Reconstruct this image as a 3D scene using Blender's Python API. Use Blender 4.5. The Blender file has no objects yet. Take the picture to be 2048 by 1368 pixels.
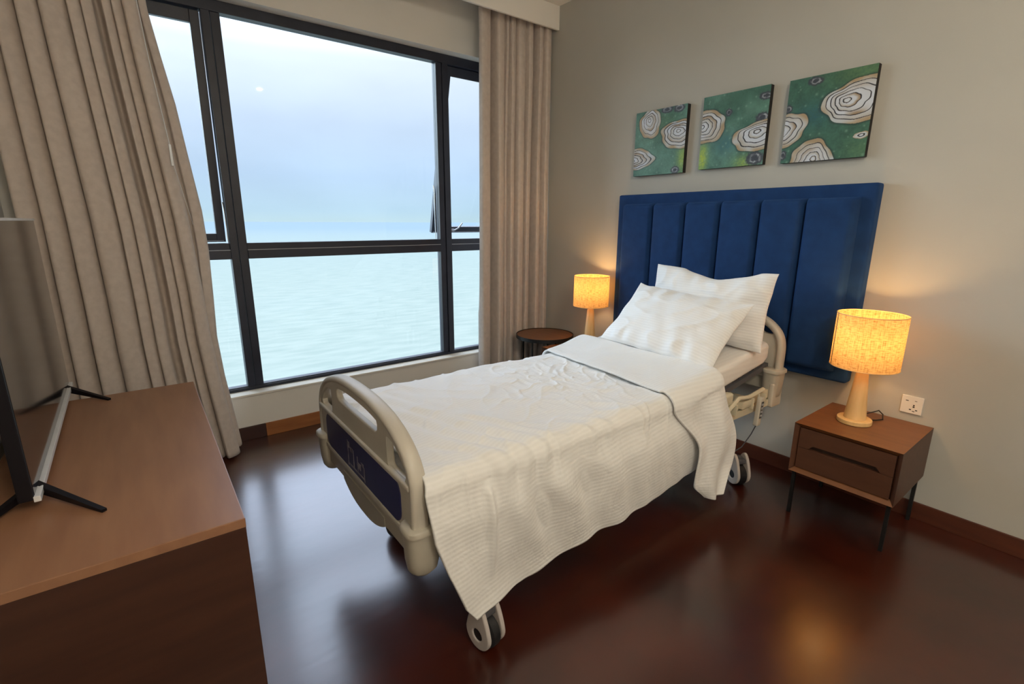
import bpy, bmesh, math, random
import numpy as np
from mathutils import Vector, Matrix, noise
random.seed(7)
D = bpy.data
SC = bpy.context.scene
COL = SC.collection
PI = math.pi

# ------------------------------------------------------------------ camera
yaw, pit, rol = 0.6614782323865553, -0.2383776432551991, 0.003962765515441313
f_ = Vector((math.sin(yaw)*math.cos(pit), math.cos(yaw)*math.cos(pit), math.sin(pit)))
r_ = Vector((math.cos(yaw), -math.sin(yaw), 0)); u_ = r_.cross(f_)
rr = r_*math.cos(rol)+u_*math.sin(rol); uu = -r_*math.sin(rol)+u_*math.cos(rol)
cam = D.objects.new('camera', D.cameras.new('camera')); COL.objects.link(cam)
cam.data.lens = 17.3208; cam.data.sensor_width = 36; cam.data.clip_start = .02; cam.data.clip_end = 60000
mw = Matrix.Identity(4)
for i in range(3):
    mw[i][0] = rr[i]; mw[i][1] = uu[i]; mw[i][2] = -f_[i]
mw[2][3] = 1.5
cam.matrix_world = mw
SC.camera = cam
# ------------------------------------------------------------------ view
SC.view_settings.view_transform = 'Standard'; SC.view_settings.look = 'None'
SC.view_settings.gamma = 1; SC.view_settings.use_curve_mapping = False
SC.view_settings.exposure = 0.0
SC.cycles.use_denoising = True
SC.cycles.max_bounces = 10; SC.cycles.diffuse_bounces = 5; SC.cycles.glossy_bounces = 4
SC.cycles.transparent_max_bounces = 12
SC.cycles.sample_clamp_indirect = 6

# ------------------------------------------------------------------ world: bright overcast sky over the sea
w = D.worlds.new('overcast_sky'); SC.world = w; w.use_nodes = True
N = w.node_tree.nodes; L = w.node_tree.links
for n in list(N): N.remove(n)
def nn(N, t, **k):
    n = N.new(t)
    for a, b in k.items(): setattr(n, a, b)
    return n
tc = nn(N, 'ShaderNodeTexCoord'); sx = nn(N, 'ShaderNodeSeparateXYZ')
L.new(tc.outputs['Generated'], sx.inputs[0])
cr = nn(N, 'ShaderNodeValToRGB'); e = cr.color_ramp.elements
e[0].position = 0.0; e[0].color = (.60, .80, .90, 1)
e[1].position = 1.0; e[1].color = (4.2, 4.8, 6.0, 1)
for pos, c in ((.02, (.56, .77, .94)), (.08, (.56, .74, .98)), (.17, (.66, .80, 1.02)), (.27, (.92, 1.02, 1.12)), (.42, (2.8, 3.2, 4.2)), (.6, (4.2, 4.8, 6.0))):
    q = e.new(pos); q.color = (*c, 1)
L.new(sx.outputs['Z'], cr.inputs[0])
no = nn(N, 'ShaderNodeTexNoise'); no.inputs['Scale'].default_value = 2.2; no.inputs['Detail'].default_value = 4
mp = nn(N, 'ShaderNodeMapping'); mp.inputs['Scale'].default_value = (1, 1, 2.6)
L.new(tc.outputs['Generated'], mp.inputs[0]); L.new(mp.outputs[0], no.inputs['Vector'])
nr = nn(N, 'ShaderNodeMapRange'); nr.inputs['From Min'].default_value = .35; nr.inputs['From Max'].default_value = .7
nr.inputs['To Min'].default_value = .97; nr.inputs['To Max'].default_value = 1.12
L.new(no.outputs[0], nr.inputs[0])
mx = nn(N, 'ShaderNodeVectorMath', operation='SCALE'); L.new(cr.outputs[0], mx.inputs[0]); L.new(nr.outputs[0], mx.inputs['Scale'])
bg = nn(N, 'ShaderNodeBackground'); bg.inputs['Strength'].default_value = 1.0
L.new(mx.outputs[0], bg.inputs[0])
wo = nn(N, 'ShaderNodeOutputWorld'); L.new(bg.outputs[0], wo.inputs[0])
w.cycles.sampling_method = 'MANUAL'; w.cycles.sample_map_resolution = 512

# ------------------------------------------------------------------ room lights (ceiling lights and an added fill behind the camera)
def area(name, loc, size, power, color, shape='DISK', rot=(0, 0, 0)):
    l = D.lights.new(name, 'AREA'); l.shape = shape; l.size = size; l.energy = power; l.color = color
    o = D.objects.new(name, l); COL.objects.link(o); o.location = loc; o.rotation_euler = rot
    return o
area('ceiling_light', (.35, -1.05, 3.10), .5, 12, (1.0, .84, .63))
area('ceiling_light', (1.72, -.01, 3.19), .06, 8, (1.0, .88, .70))
def point(name, loc, power, color, r):
    l = D.lights.new(name, 'POINT'); l.energy = power; l.color = color; l.shadow_soft_size = r
    o = D.objects.new(name, l); COL.objects.link(o); o.location = loc; return o
point('room_fill', (.45, -1.0, 2.72), 58, (1.0, .92, .79), .16)  # added fill point without a fixture, brightens the ceiling and upper walls
# wide soft sun added left of the view to boost the daylight indoors
sl = D.lights.new('fill_sun', 'SUN'); sl.energy = 5.0; sl.angle = math.radians(58); sl.color = (.72, .88, 1.0)
so = D.objects.new('fill_sun', sl); COL.objects.link(so)
az, el = math.radians(-39), math.radians(18)
so.rotation_euler = Vector((math.sin(az)*math.cos(el), math.cos(az)*math.cos(el), math.sin(el))).to_track_quat('Z', 'Y').to_euler()
# portal at the window so that the sky is sampled well
pl = area('window_portal', (1.42, 3.86, 1.56), 2.9, 1, (1, 1, 1), 'RECTANGLE', (-PI/2, 0, 0)); pl.data.size_y = 2.5
pl.data.cycles.is_portal = True

# ------------------------------------------------------------------ materials
MATS = {}
def mat(name):
    m = D.materials.new(name); m.use_nodes = True
    return m, m.node_tree.nodes, m.node_tree.links, m.node_tree.nodes['Principled BSDF']
def noise_mix(m, N, L, P, c1, c2, scale=5, detail=4, stretch=(1, 1, 1), lo=.35, hi=.65, coord='Object', bump=0, bscale=None, bdist=.002, bdetail=3, bstretch=None):
    tc = nn(N, 'ShaderNodeTexCoord'); mp = nn(N, 'ShaderNodeMapping'); mp.inputs['Scale'].default_value = stretch
    L.new(tc.outputs[coord], mp.inputs[0])
    no = nn(N, 'ShaderNodeTexNoise'); no.inputs['Scale'].default_value = scale; no.inputs['Detail'].default_value = detail
    L.new(mp.outputs[0], no.inputs['Vector'])
    r = nn(N, 'ShaderNodeValToRGB'); r.color_ramp.elements[0].position = lo; r.color_ramp.elements[1].position = hi
    r.color_ramp.elements[0].color = (*c1, 1); r.color_ramp.elements[1].color = (*c2, 1)
    L.new(no.outputs[0], r.inputs[0]); L.new(r.outputs[0], P.inputs['Base Color'])
    if bump:
        n2 = nn(N, 'ShaderNodeTexNoise'); n2.inputs['Scale'].default_value = bscale or scale*4; n2.inputs['Detail'].default_value = bdetail
        mp2 = nn(N, 'ShaderNodeMapping'); mp2.inputs['Scale'].default_value = bstretch or stretch
        L.new(tc.outputs[coord], mp2.inputs[0]); L.new(mp2.outputs[0], n2.inputs['Vector'])
        b = nn(N, 'ShaderNodeBump'); b.inputs['Strength'].default_value = bump; b.inputs['Distance'].default_value = bdist
        L.new(n2.outputs[0], b.inputs['Height']); L.new(b.outputs[0], P.inputs['Normal'])
    return tc
def simple(name, c, rough=.5, metal=0, c2=None, scale=8, bump=0, bscale=60, bdist=.001, spec=.5, stretch=(1, 1, 1), sheen=0, coat=0, lo=.35, hi=.65, detail=4, bstretch=None):
    m, N, L, P = mat(name)
    P.inputs['Roughness'].default_value = rough; P.inputs['Metallic'].default_value = metal
    P.inputs['Specular IOR Level'].default_value = spec
    P.inputs['Sheen Weight'].default_value = sheen; P.inputs['Coat Weight'].default_value = coat
    c2 = c2 or tuple(x*.93 for x in c)
    noise_mix(m, N, L, P, c, c2, scale, detail, stretch, lo, hi, bump=bump, bscale=bscale, bdist=bdist, bstretch=bstretch)
    MATS[name] = m
    return m
simple('wall_taupe', (.475, .465, .425), .85, c2=(.45, .44, .40), scale=1.5, bump=.25, bscale=260, bdist=.0012, spec=.3)
simple('wall_cream', (.76, .73, .67), .8, c2=(.72, .69, .63), scale=2, bump=.12, bscale=180, spec=.3)
simple('wall_white', (.78, .74, .66), .8, c2=(.75, .71, .63), scale=2, bump=.1, bscale=180, spec=.3)
simple('ceiling_paint', (.88, .85, .79), .85, c2=(.86, .83, .77), scale=2, bump=.05, bscale=160, spec=.3)
simple('frame_metal', (.022, .025, .040), .42, c2=(.017, .019, .032), scale=10, bump=.08, bscale=300, spec=.5)
simple('silver_metal', (.55, .56, .6), .3, 1.0)
simple('gasket', (.42, .43, .46), .5)
simple('curtain_cloth', (.64, .56, .50), .9, c2=(.58, .505, .45), scale=30, bump=.3, bscale=900, bdist=.0006, sheen=.25, spec=.2)
simple('curtain_lining', (.20, .165, .15), .9, c2=(.18, .15, .135), scale=30, bump=.3, bscale=900, bdist=.0006, spec=.2)
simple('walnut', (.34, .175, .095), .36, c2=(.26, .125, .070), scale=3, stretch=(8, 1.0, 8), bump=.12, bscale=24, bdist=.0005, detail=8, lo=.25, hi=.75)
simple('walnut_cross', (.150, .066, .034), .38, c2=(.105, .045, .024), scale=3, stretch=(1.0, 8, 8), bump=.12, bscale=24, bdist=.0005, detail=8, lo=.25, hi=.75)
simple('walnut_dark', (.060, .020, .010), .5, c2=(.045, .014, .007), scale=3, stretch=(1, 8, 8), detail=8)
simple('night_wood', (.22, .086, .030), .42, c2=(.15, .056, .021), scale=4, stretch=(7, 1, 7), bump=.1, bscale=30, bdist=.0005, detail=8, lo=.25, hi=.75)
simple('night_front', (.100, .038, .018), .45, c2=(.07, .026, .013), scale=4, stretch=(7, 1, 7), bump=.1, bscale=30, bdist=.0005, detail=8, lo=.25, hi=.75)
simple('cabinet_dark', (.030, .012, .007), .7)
simple('black_metal', (.004, .004, .004), .5, spec=.5)
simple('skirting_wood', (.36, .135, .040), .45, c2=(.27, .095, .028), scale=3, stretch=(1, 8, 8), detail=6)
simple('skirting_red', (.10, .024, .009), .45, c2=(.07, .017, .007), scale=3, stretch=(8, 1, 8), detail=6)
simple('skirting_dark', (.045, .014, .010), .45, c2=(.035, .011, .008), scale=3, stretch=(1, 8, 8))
simple('abs_cream', (.52, .485, .415), .42, c2=(.49, .455, .39), scale=10, bump=.08, bscale=500, bdist=.0004)
simple('abs_lower', (.45, .42, .35), .5, c2=(.42, .39, .325), scale=10, bump=.12, bscale=500, bdist=.0004)
simple('panel_blue', (.026, .028, .105), .4, c2=(.022, .023, .09), scale=10)
simple('steel_cream', (.62, .57, .43), .35, c2=(.58, .53, .40), scale=10)
simple('castor_white', (.50, .46, .44), .45)
simple('rubber_black', (.008, .008, .010), .55)
simple('grey_plastic', (.09, .09, .10), .5)
simple('label_grey', (.07, .065, .06), .5)
simple('velvet_blue', (.010, .042, .140), .85, c2=(.008, .033, .112), scale=14, bump=.35, bscale=700, bdist=.0008, sheen=.18, spec=.2, detail=6)
MATS['velvet_blue'].node_tree.nodes['Principled BSDF'].inputs['Sheen Tint'].default_value = (.12, .28, .62, 1)
MATS['velvet_blue'].node_tree.nodes['Principled BSDF'].inputs['Sheen Roughness'].default_value = .5
simple('lamp_wood', (.80, .54, .25), .5, c2=(.70, .46, .19), scale=3, stretch=(9, 9, 1), detail=6)
simple('outlet_white', (.78, .75, .70), .35)
simple('canvas_edge', (.012, .010, .010), .7)
simple('tv_plastic', (.006, .005, .008), .5, spec=.25)
simple('tv_silver', (.86, .88, .90), .35, .15)
simple('cord_black', (.012, .008, .006), .5)
simple('clear_plastic', (.75, .78, .82), .15)
simple('emblem_grey', (.34, .31, .34), .5, c2=(.13, .12, .15), scale=30)

# glossy tv screen
m, N, L, P = mat('tv_screen'); MATS['tv_screen'] = m
P.inputs['Roughness'].default_value = .10; P.inputs['IOR'].default_value = 1.6; P.inputs['Specular IOR Level'].default_value = .75
noise_mix(m, N, L, P, (.010, .009, .011), (.013, .012, .014), 4)

# lacquered dark red-brown floor
m, N, L, P = mat('floor_lacquer'); MATS['floor_lacquer'] = m
noise_mix(m, N, L, P, (.021, .0034, .0016), (.066, .0098, .0028), 1.7, 5, (1, 1, 1), .35, .68, bump=.05, bscale=7, bdist=.01, bstretch=(1.2, 2.4, 1), bdetail=2)
P.inputs['IOR'].default_value = 1.5; P.inputs['Roughness'].default_value = .3
P.inputs['Coat Weight'].default_value = 1; P.inputs['Coat IOR'].default_value = 1.56; P.inputs['Coat Roughness'].default_value = .16
tcf = nn(N, 'ShaderNodeTexCoord'); mpf = nn(N, 'ShaderNodeMapping'); mpf.inputs['Scale'].default_value = (1.5, 14, 1); mpf.inputs['Rotation'].default_value = (0, 0, .5)
nf = nn(N, 'ShaderNodeTexNoise'); nf.inputs['Scale'].default_value = 3; nf.inputs['Detail'].default_value = 8
rf = nn(N, 'ShaderNodeMapRange'); rf.inputs['To Min'].default_value = .14; rf.inputs['To Max'].default_value = .28
L.new(tcf.outputs['Object'], mpf.inputs[0]); L.new(mpf.outputs[0], nf.inputs['Vector']); L.new(nf.outputs[0], rf.inputs[0]); L.new(rf.outputs[0], P.inputs['Coat Roughness'])

# white striped satin cotton (stripes along U, spaced in V)
def linen(name, base, pitch, strength=.6, wr=.5, wscale=9):
    m, N, L, P = mat(name); MATS[name] = m
    P.inputs['Roughness'].default_value = .75; P.inputs['Sheen Weight'].default_value = .15; P.inputs['Specular IOR Level'].default_value = .3
    uv = nn(N, 'ShaderNodeUVMap'); s = nn(N, 'ShaderNodeSeparateXYZ'); L.new(uv.outputs[0], s.inputs[0])
    ml = nn(N, 'ShaderNodeMath', operation='MULTIPLY'); ml.inputs[1].default_value = 2*PI/pitch; L.new(s.outputs['Y'], ml.inputs[0])
    sn = nn(N, 'ShaderNodeMath', operation='SINE'); L.new(ml.outputs[0], sn.inputs[0])
    b1 = nn(N, 'ShaderNodeBump'); b1.inputs['Strength'].default_value = strength; b1.inputs['Distance'].default_value = .0016
    L.new(sn.outputs[0], b1.inputs['Height'])
    no = nn(N, 'ShaderNodeTexNoise'); no.inputs['Scale'].default_value = wscale; no.inputs['Detail'].default_value = 5; no.inputs['Distortion'].default_value = .8
    L.new(uv.outputs[0], no.inputs['Vector'])
    b2 = nn(N, 'ShaderNodeBump'); b2.inputs['Strength'].default_value = wr; b2.inputs['Distance'].default_value = .02
    L.new(no.outputs[0], b2.inputs['Height']); L.new(b1.outputs[0], b2.inputs['Normal']); L.new(b2.outputs[0], P.inputs['Normal'])
    mr = nn(N, 'ShaderNodeMapRange'); mr.inputs['From Min'].default_value = -1; L.new(sn.outputs[0], mr.inputs[0])
    mc = nn(N, 'ShaderNodeMix', data_type='RGBA'); mc.inputs['A'].default_value = (*[x*.955 for x in base], 1); mc.inputs['B'].default_value = (*base, 1)
    L.new(mr.outputs[0], mc.inputs['Factor']); L.new(mc.outputs['Result'], P.inputs['Base Color'])
    return m
linen('duvet_cotton', (.80, .80, .79), .017, .15, .32, 7)
linen('pillow_cotton', (.82, .82, .82), .015, .2, .22, 7)
linen('sheet_cotton', (.76, .74, .71), .03, .1, .15, 5)

# lamp shade linen
m, N, L, P = mat('shade_linen'); MATS['shade_linen'] = m
N.remove(P); out = N['Material Output']
tc = nn(N, 'ShaderNodeTexCoord')
def weave(sc):
    mp = nn(N, 'ShaderNodeMapping'); mp.inputs['Scale'].default_value = sc
    no = nn(N, 'ShaderNodeTexNoise'); no.inputs['Scale'].default_value = 1; no.inputs['Detail'].default_value = 2
    L.new(tc.outputs['UV'], mp.inputs[0]); L.new(mp.outputs[0], no.inputs['Vector']); return no
a, b = weave((320, 16, 1)), weave((36, 190, 1))
mm = nn(N, 'ShaderNodeMath', operation='ADD'); L.new(a.outputs[0], mm.inputs[0]); L.new(b.outputs[0], mm.inputs[1])
cr = nn(N, 'ShaderNodeValToRGB'); cr.color_ramp.elements[0].position = .33; cr.color_ramp.elements[1].position = .56
cr.color_ramp.elements[0].color = (.38, .18, .05, 1); cr.color_ramp.elements[1].color = (.80, .54, .23, 1)
hf = nn(N, 'ShaderNodeMath', operation='MULTIPLY'); hf.inputs[1].default_value = .5; L.new(mm.outputs[0], hf.inputs[0]); L.new(hf.outputs[0], cr.inputs[0])
tr = nn(N, 'ShaderNodeBsdfTranslucent'); df = nn(N, 'ShaderNodeBsdfDiffuse'); ms = nn(N, 'ShaderNodeMixShader'); ms.inputs[0].default_value = .36
L.new(cr.outputs[0], tr.inputs[0]); L.new(cr.outputs[0], df.inputs[0]); L.new(df.outputs[0], ms.inputs[1]); L.new(tr.outputs[0], ms.inputs[2]); L.new(ms.outputs[0], out.inputs[0])

# bulb
m, N, L, P = mat('bulb_glow'); MATS['bulb_glow'] = m
P.inputs['Base Color'].default_value = (1, .8, .5, 1); P.inputs['Emission Color'].default_value = (1, .66, .28, 1); P.inputs['Emission Strength'].default_value = 10

# window glass: transparent with a fresnel reflection
m, N, L, P = mat('window_glass'); MATS['window_glass'] = m
N.remove(P); out = N['Material Output']
t = nn(N, 'ShaderNodeBsdfTransparent'); t.inputs[0].default_value = (.97, .99, .99, 1)
g = nn(N, 'ShaderNodeBsdfGlossy'); g.inputs['Roughness'].default_value = .02
fr = nn(N, 'ShaderNodeFresnel'); fr.inputs[0].default_value = 1.3
ms = nn(N, 'ShaderNodeMixShader'); L.new(fr.outputs[0], ms.inputs[0]); L.new(t.outputs[0], ms.inputs[1]); L.new(g.outputs[0], ms.inputs[2]); L.new(ms.outputs[0], out.inputs[0])

# sea
m, N, L, P = mat('sea_water'); MATS['sea_water'] = m
tc = nn(N, 'ShaderNodeTexCoord')
mp = nn(N, 'ShaderNodeMapping'); mp.inputs['Scale'].default_value = (.05, .16, 1); mp.inputs['Rotation'].default_value = (0, 0, .25)
no = nn(N, 'ShaderNodeTexNoise'); no.inputs['Scale'].default_value = 1; no.inputs['Detail'].default_value = 6
L.new(tc.outputs['Object'], mp.inputs[0]); L.new(mp.outputs[0], no.inputs['Vector'])
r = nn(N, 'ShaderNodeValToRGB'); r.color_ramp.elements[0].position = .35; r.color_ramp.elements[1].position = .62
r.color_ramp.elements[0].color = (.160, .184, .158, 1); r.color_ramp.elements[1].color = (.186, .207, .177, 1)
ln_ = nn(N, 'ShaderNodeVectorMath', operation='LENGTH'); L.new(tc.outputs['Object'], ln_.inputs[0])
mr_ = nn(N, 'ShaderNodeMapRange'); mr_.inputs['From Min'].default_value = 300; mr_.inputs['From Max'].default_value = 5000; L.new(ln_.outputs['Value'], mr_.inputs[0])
mc_ = nn(N, 'ShaderNodeMix', data_type='RGBA'); mc_.inputs['B'].default_value = (.136, .170, .186, 1)  # distance haze painted into the water colour, bluer far out
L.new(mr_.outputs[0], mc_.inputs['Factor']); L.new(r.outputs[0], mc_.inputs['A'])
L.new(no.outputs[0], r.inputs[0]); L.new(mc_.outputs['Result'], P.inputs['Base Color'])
b = nn(N, 'ShaderNodeBump'); b.inputs['Strength'].default_value = .35; b.inputs['Distance'].default_value = 1.5
L.new(no.outputs[0], b.inputs['Height']); L.new(b.outputs[0], P.inputs['Normal'])
P.inputs['Roughness'].default_value = .6; P.inputs['Specular IOR Level'].default_value = .0

# painted canvas (colour lives on the mesh)
m, N, L, P = mat('painted_canvas'); MATS['painted_canvas'] = m
at = nn(N, 'ShaderNodeVertexColor'); at.layer_name = 'paint'
L.new(at.outputs[0], P.inputs['Base Color']); P.inputs['Roughness'].default_value = .5
no = nn(N, 'ShaderNodeTexNoise'); no.inputs['Scale'].default_value = 300
tc = nn(N, 'ShaderNodeTexCoord'); L.new(tc.outputs['Object'], no.inputs['Vector'])
b = nn(N, 'ShaderNodeBump'); b.inputs['Strength'].default_value = .2; b.inputs['Distance'].default_value = .0008
L.new(no.outputs[0], b.inputs['Height']); L.new(b.outputs[0], P.inputs['Normal'])

# ------------------------------------------------------------------ builders
def link(o, parent=None):
    COL.objects.link(o)
    if parent: o.parent = parent
    return o
def obj(name, bm, m, parent=None, smooth=False, loc=(0, 0, 0)):
    me = D.meshes.new(name)
    if isinstance(bm, bmesh.types.BMesh):
        bmesh.ops.recalc_face_normals(bm, faces=bm.faces)
        bm.to_mesh(me); bm.free()
    me.materials.append(MATS[m])
    if smooth:
        for p in me.polygons: p.use_smooth = True
        if smooth != 'all':
            try: me.set_sharp_from_angle(angle=math.radians(smooth if smooth is not True else 40))
            except Exception: pass
    o = D.objects.new(name, me); o.location = loc
    return link(o, parent)
def empty(name, loc=(0, 0, 0), rz=0):
    o = D.objects.new(name, None); o.location = loc; o.rotation_euler = (0, 0, rz); o.empty_display_size = .1
    return link(o)
def tag(o, label=None, cat=None, group=None, kind=None):
    if label: o['label'] = label
    if cat: o['category'] = cat
    if group: o['group'] = group
    if kind: o['kind'] = kind
    return o
def struct(o): o['kind'] = 'structure'; return o
def box(bm, x0, x1, y0, y1, z0, z1, bev=0, seg=2):
    vs = [bm.verts.new(p) for p in ((x0, y0, z0), (x1, y0, z0), (x1, y1, z0), (x0, y1, z0), (x0, y0, z1), (x1, y0, z1), (x1, y1, z1), (x0, y1, z1))]
    fs = [bm.faces.new([vs[i] for i in q]) for q in ((0, 3, 2, 1), (4, 5, 6, 7), (0, 1, 5, 4), (1, 2, 6, 5), (2, 3, 7, 6), (3, 0, 4, 7))]
    if bev:
        es = list({e for f in fs for e in f.edges})
        bmesh.ops.bevel(bm, geom=es, offset=bev, segments=seg, profile=.6, affect='EDGES')
    return vs
def B(*boxes, bev=0, seg=2):
    bm = bmesh.new()
    for b in boxes: box(bm, *b, bev=bev, seg=seg)
    return bm
def lathe(bm, prof, cx=0, cy=0, n=48, axis='z', cap=True):
    rings = []
    for r, z in prof:
        ring = []
        for i in range(n):
            a = 2*PI*i/n
            if axis == 'z': p = (cx+r*math.cos(a), cy+r*math.sin(a), z)
            elif axis == 'x': p = (z, cx+r*math.cos(a), cy+r*math.sin(a))
            else: p = (cx+r*math.cos(a), z, cy+r*math.sin(a))
            ring.append(bm.verts.new(p))
        rings.append(ring)
    for a, b in zip(rings, rings[1:]):
        for i in range(n): bm.faces.new((a[i], a[(i+1) % n], b[(i+1) % n], b[i]))
    if cap:
        bm.faces.new(rings[0][::-1]); bm.faces.new(rings[-1])
def tube(bm, pts, r, n=8, closed=False):
    pts = [Vector(p) for p in pts]; rings = []; N_ = len(pts); ref = None
    for i, p in enumerate(pts):
        if closed: t = pts[(i+1) % N_]-pts[i-1]
        else: t = pts[min(i+1, N_-1)]-pts[max(i-1, 0)]
        t.normalize()
        if ref is None: ref = t.orthogonal().normalized()
        ref = (ref-t*ref.dot(t)).normalized(); s = t.cross(ref)
        rad = r[i] if isinstance(r, (list, tuple)) else r
        rings.append([bm.verts.new(p+ref*rad*math.cos(2*PI*k/n)+s*rad*math.sin(2*PI*k/n)) for k in range(n)])
    rng = range(N_) if closed else range(N_-1)
    for i in rng:
        a, b = rings[i], rings[(i+1) % N_]
        if closed and i == N_-1:
            off = min(range(n), key=lambda k: (a[0].co-b[k].co).length)
            b = b[off:]+b[:off]
        for k in range(n): bm.faces.new((a[k], a[(k+1) % n], b[(k+1) % n], b[k]))
    if not closed: bm.faces.new(rings[0][::-1]); bm.faces.new(rings[-1])
def grid_mesh(name, P, UV, m, parent=None, thick=0, flip=False, off=-1):
    """P: array (ni,nj,3) of points; UV: array (ni,nj,2)"""
    ni, nj = P.shape[:2]
    me = D.meshes.new(name)
    idx = np.arange(ni*nj).reshape(ni, nj)
    a, b, c, d = idx[:-1, :-1].ravel(), idx[1:, :-1].ravel(), idx[1:, 1:].ravel(), idx[:-1, 1:].ravel()
    F = np.stack([a, b, c, d] if not flip else [a, d, c, b], 1)
    me.from_pydata(P.reshape(-1, 3).tolist(), [], F.tolist())
    uv = me.uv_layers.new(name='UVMap'); U = UV.reshape(-1, 2)[F.ravel()]
    uv.data.foreach_set('uv', U.ravel().astype(np.float32))
    for p in me.polygons: p.use_smooth = True
    me.materials.append(MATS[m])
    o = D.objects.new(name, me); link(o, parent)
    if thick:
        md = o.modifiers.new('thickness', 'SOLIDIFY'); md.thickness = thick; md.offset = off
    return o
def fn(x, y, z=0): return noise.noise(Vector((x, y, z)))
def smooth01(t): t = max(0, min(1, t)); return t*t*(3-2*t)
def itp(x, tab):
    return float(np.interp(x, [a for a, b in tab], [b for a, b in tab]))

# ------------------------------------------------------------------ room shell
XL, XR, YW, YB, ZC = -.46, 3.08, 3.68, -2.2, 3.206
struct(obj('floor', B((XL-.1, XR+.1, YB-.1, YW+.25, -.1, 0)), 'floor_lacquer'))
struct(obj('ceiling', B((XL-.1, XR+.1, YB-.1, YW+.25, ZC, ZC+.1)), 'ceiling_paint'))
struct(obj('wall_right', B((XR, XR+.15, YB, YW+.25, 0, ZC)), 'wall_taupe'))
struct(obj('wall_left', B((XL-.15, XL, YB, YW+.25, 0, ZC)), 'wall_white'))
struct(obj('wall_front', B((XL, XR, YB-.15, YB, 0, ZC)), 'wall_white'))
# window wall with its opening
WX0, WX1, WZ0, WZ1 = -.03, 3.00, .322, 2.80
FY = 3.775                                     # room-side face of the window frame
struct(obj('wall_back', B((XL, WX0, YW, YW+.2, 0, ZC), (WX1, XR, YW, YW+.2, 0, ZC), (WX0, WX1, YW, YW+.2, WZ1, ZC), (WX0, WX1, YW, YW+.2, 0, WZ0)), 'wall_cream'))
struct(obj('trim_1', B((XL, XR, 3.34, 3.36, 3.03, ZC), bev=.003), 'ceiling_paint'))            # pelmet board
struct(obj('trim_2', B((WX0, WX1, YW-.012, YW+.09, WZ0-.004, WZ0+.010), bev=.003), 'wall_white'))          # thin sill edge
# skirting
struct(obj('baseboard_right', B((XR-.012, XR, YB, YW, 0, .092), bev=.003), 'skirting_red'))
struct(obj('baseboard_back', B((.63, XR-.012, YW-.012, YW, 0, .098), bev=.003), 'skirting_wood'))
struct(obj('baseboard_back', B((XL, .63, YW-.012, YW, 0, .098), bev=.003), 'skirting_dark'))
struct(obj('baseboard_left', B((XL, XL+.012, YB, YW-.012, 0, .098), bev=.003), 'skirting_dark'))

# ------------------------------------------------------------------ window_1
win = struct(empty('window_1', (1.42, FY, WZ0)))
def wpart(name, bm, m, parent=win, **k):
    o = obj(name, bm, m, None, **k); o.parent = parent
    o.matrix_parent_inverse = Matrix.Translation(parent.location).inverted() if parent is win else Matrix.Identity(4)
    return o
ML0, ML1, MR0, MR1 = .566, .669, 2.165, 2.272
TZ0, TZ1 = 1.252, 1.357
fy1 = FY+.07
wpart('top_rail', B((WX0, WX1, FY, fy1, 2.735, WZ1), bev=.003), 'frame_metal')
wpart('bottom_rail', B((WX0, WX1, FY, fy1, WZ0+.008, .352), (WX0, WX1, FY+.012, fy1, .352, .358), bev=.002), 'frame_metal')
wpart('side_rail', B((WX0, WX0+.05, FY, fy1, .352, 2.735), bev=.003), 'frame_metal')
wpart('side_rail', B((WX1-.05, WX1, FY, fy1, .352, 2.735), bev=.003), 'frame_metal')
wpart('mullion', B((ML0, ML0+.047, FY, fy1, .352, 2.735), (ML0+.051, ML1, FY+.008, fy1, .352, 2.735), bev=.003), 'frame_metal')
wpart('mullion', B((MR0, MR0+.05, FY+.008, fy1, .352, 2.735), (MR0+.054, MR1, FY, fy1, .352, 2.735), bev=.003), 'frame_metal')
for a, b in ((WX0+.05, ML0), (ML1, MR0), (MR1, WX1-.05)):
    wpart('transom', B((a, b, FY+.002, fy1, TZ0, TZ0+.058), (a, b, FY+.010, fy1, TZ0+.062, TZ1), bev=.003), 'frame_metal')
    wpart('glazing_strip', B((a, b, FY+.004, FY+.012, TZ0+.058, TZ0+.062)), 'gasket')
    wpart('glass_pane', B((a, b, FY+.040, FY+.046, .352, TZ0)), 'window_glass')
wpart('glass_pane', B((ML1, MR0, FY+.040, FY+.046, TZ1, 2.735)), 'window_glass')
# two top hung casements, pushed a little outwards
def casement(x0, x1, ang, hx):
    z0, z1 = TZ1+.004, 2.731
    e_ = D.objects.new('casement', None); link(e_, win); e_.empty_display_size = .1
    e_.location = Vector((0, FY+.035, z1))-win.location; e_.rotation_euler = (ang, 0, 0)
    s = .052; h = z1-z0; y = 0
    bm = B((x0, x0+s, y, y+.04, -h, 0), (x1-s, x1, y, y+.04, -h, 0), (x0+s, x1-s, y, y+.04, -.07, 0), (x0+s, x1-s, y, y+.04, -h, -h+.055), bev=.003)
    obj('sash_frame', bm, 'frame_metal', e_)
    bm = B((x0+s, x1-s, y+.016, y+.022, -h+.055, -.07)); obj('glass_pane', bm, 'window_glass', e_)
    bm = B((x0+.012, x1-.012, y-.003, y, -h+.006, -h+.010)); obj('weather_strip', bm, 'gasket', e_)
    bm = bmesh.new(); tube(bm, [(hx, -.004, -h+.03), (hx+.03, -.03, -h+.032), (hx+.075, -.032, -h+.055), (hx+.11, -.03, -h+.10)], .006)
    box(bm, hx-.03, hx+.04, -.012, 0, -h+.015, -h+.045, bev=.002); obj('casement_handle', bm, 'silver_metal', e_, smooth=True)
    for o in list(e_.children):
        o.location.x -= 1.42
    e_.location.x = 0+0
    for o in e_.children: pass
    return e_
for o in (casement(WX0+.054, ML0-.004, math.radians(3.3), .28), casement(MR1+.004, WX1-.054, math.radians(14), 2.47)): pass
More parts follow.
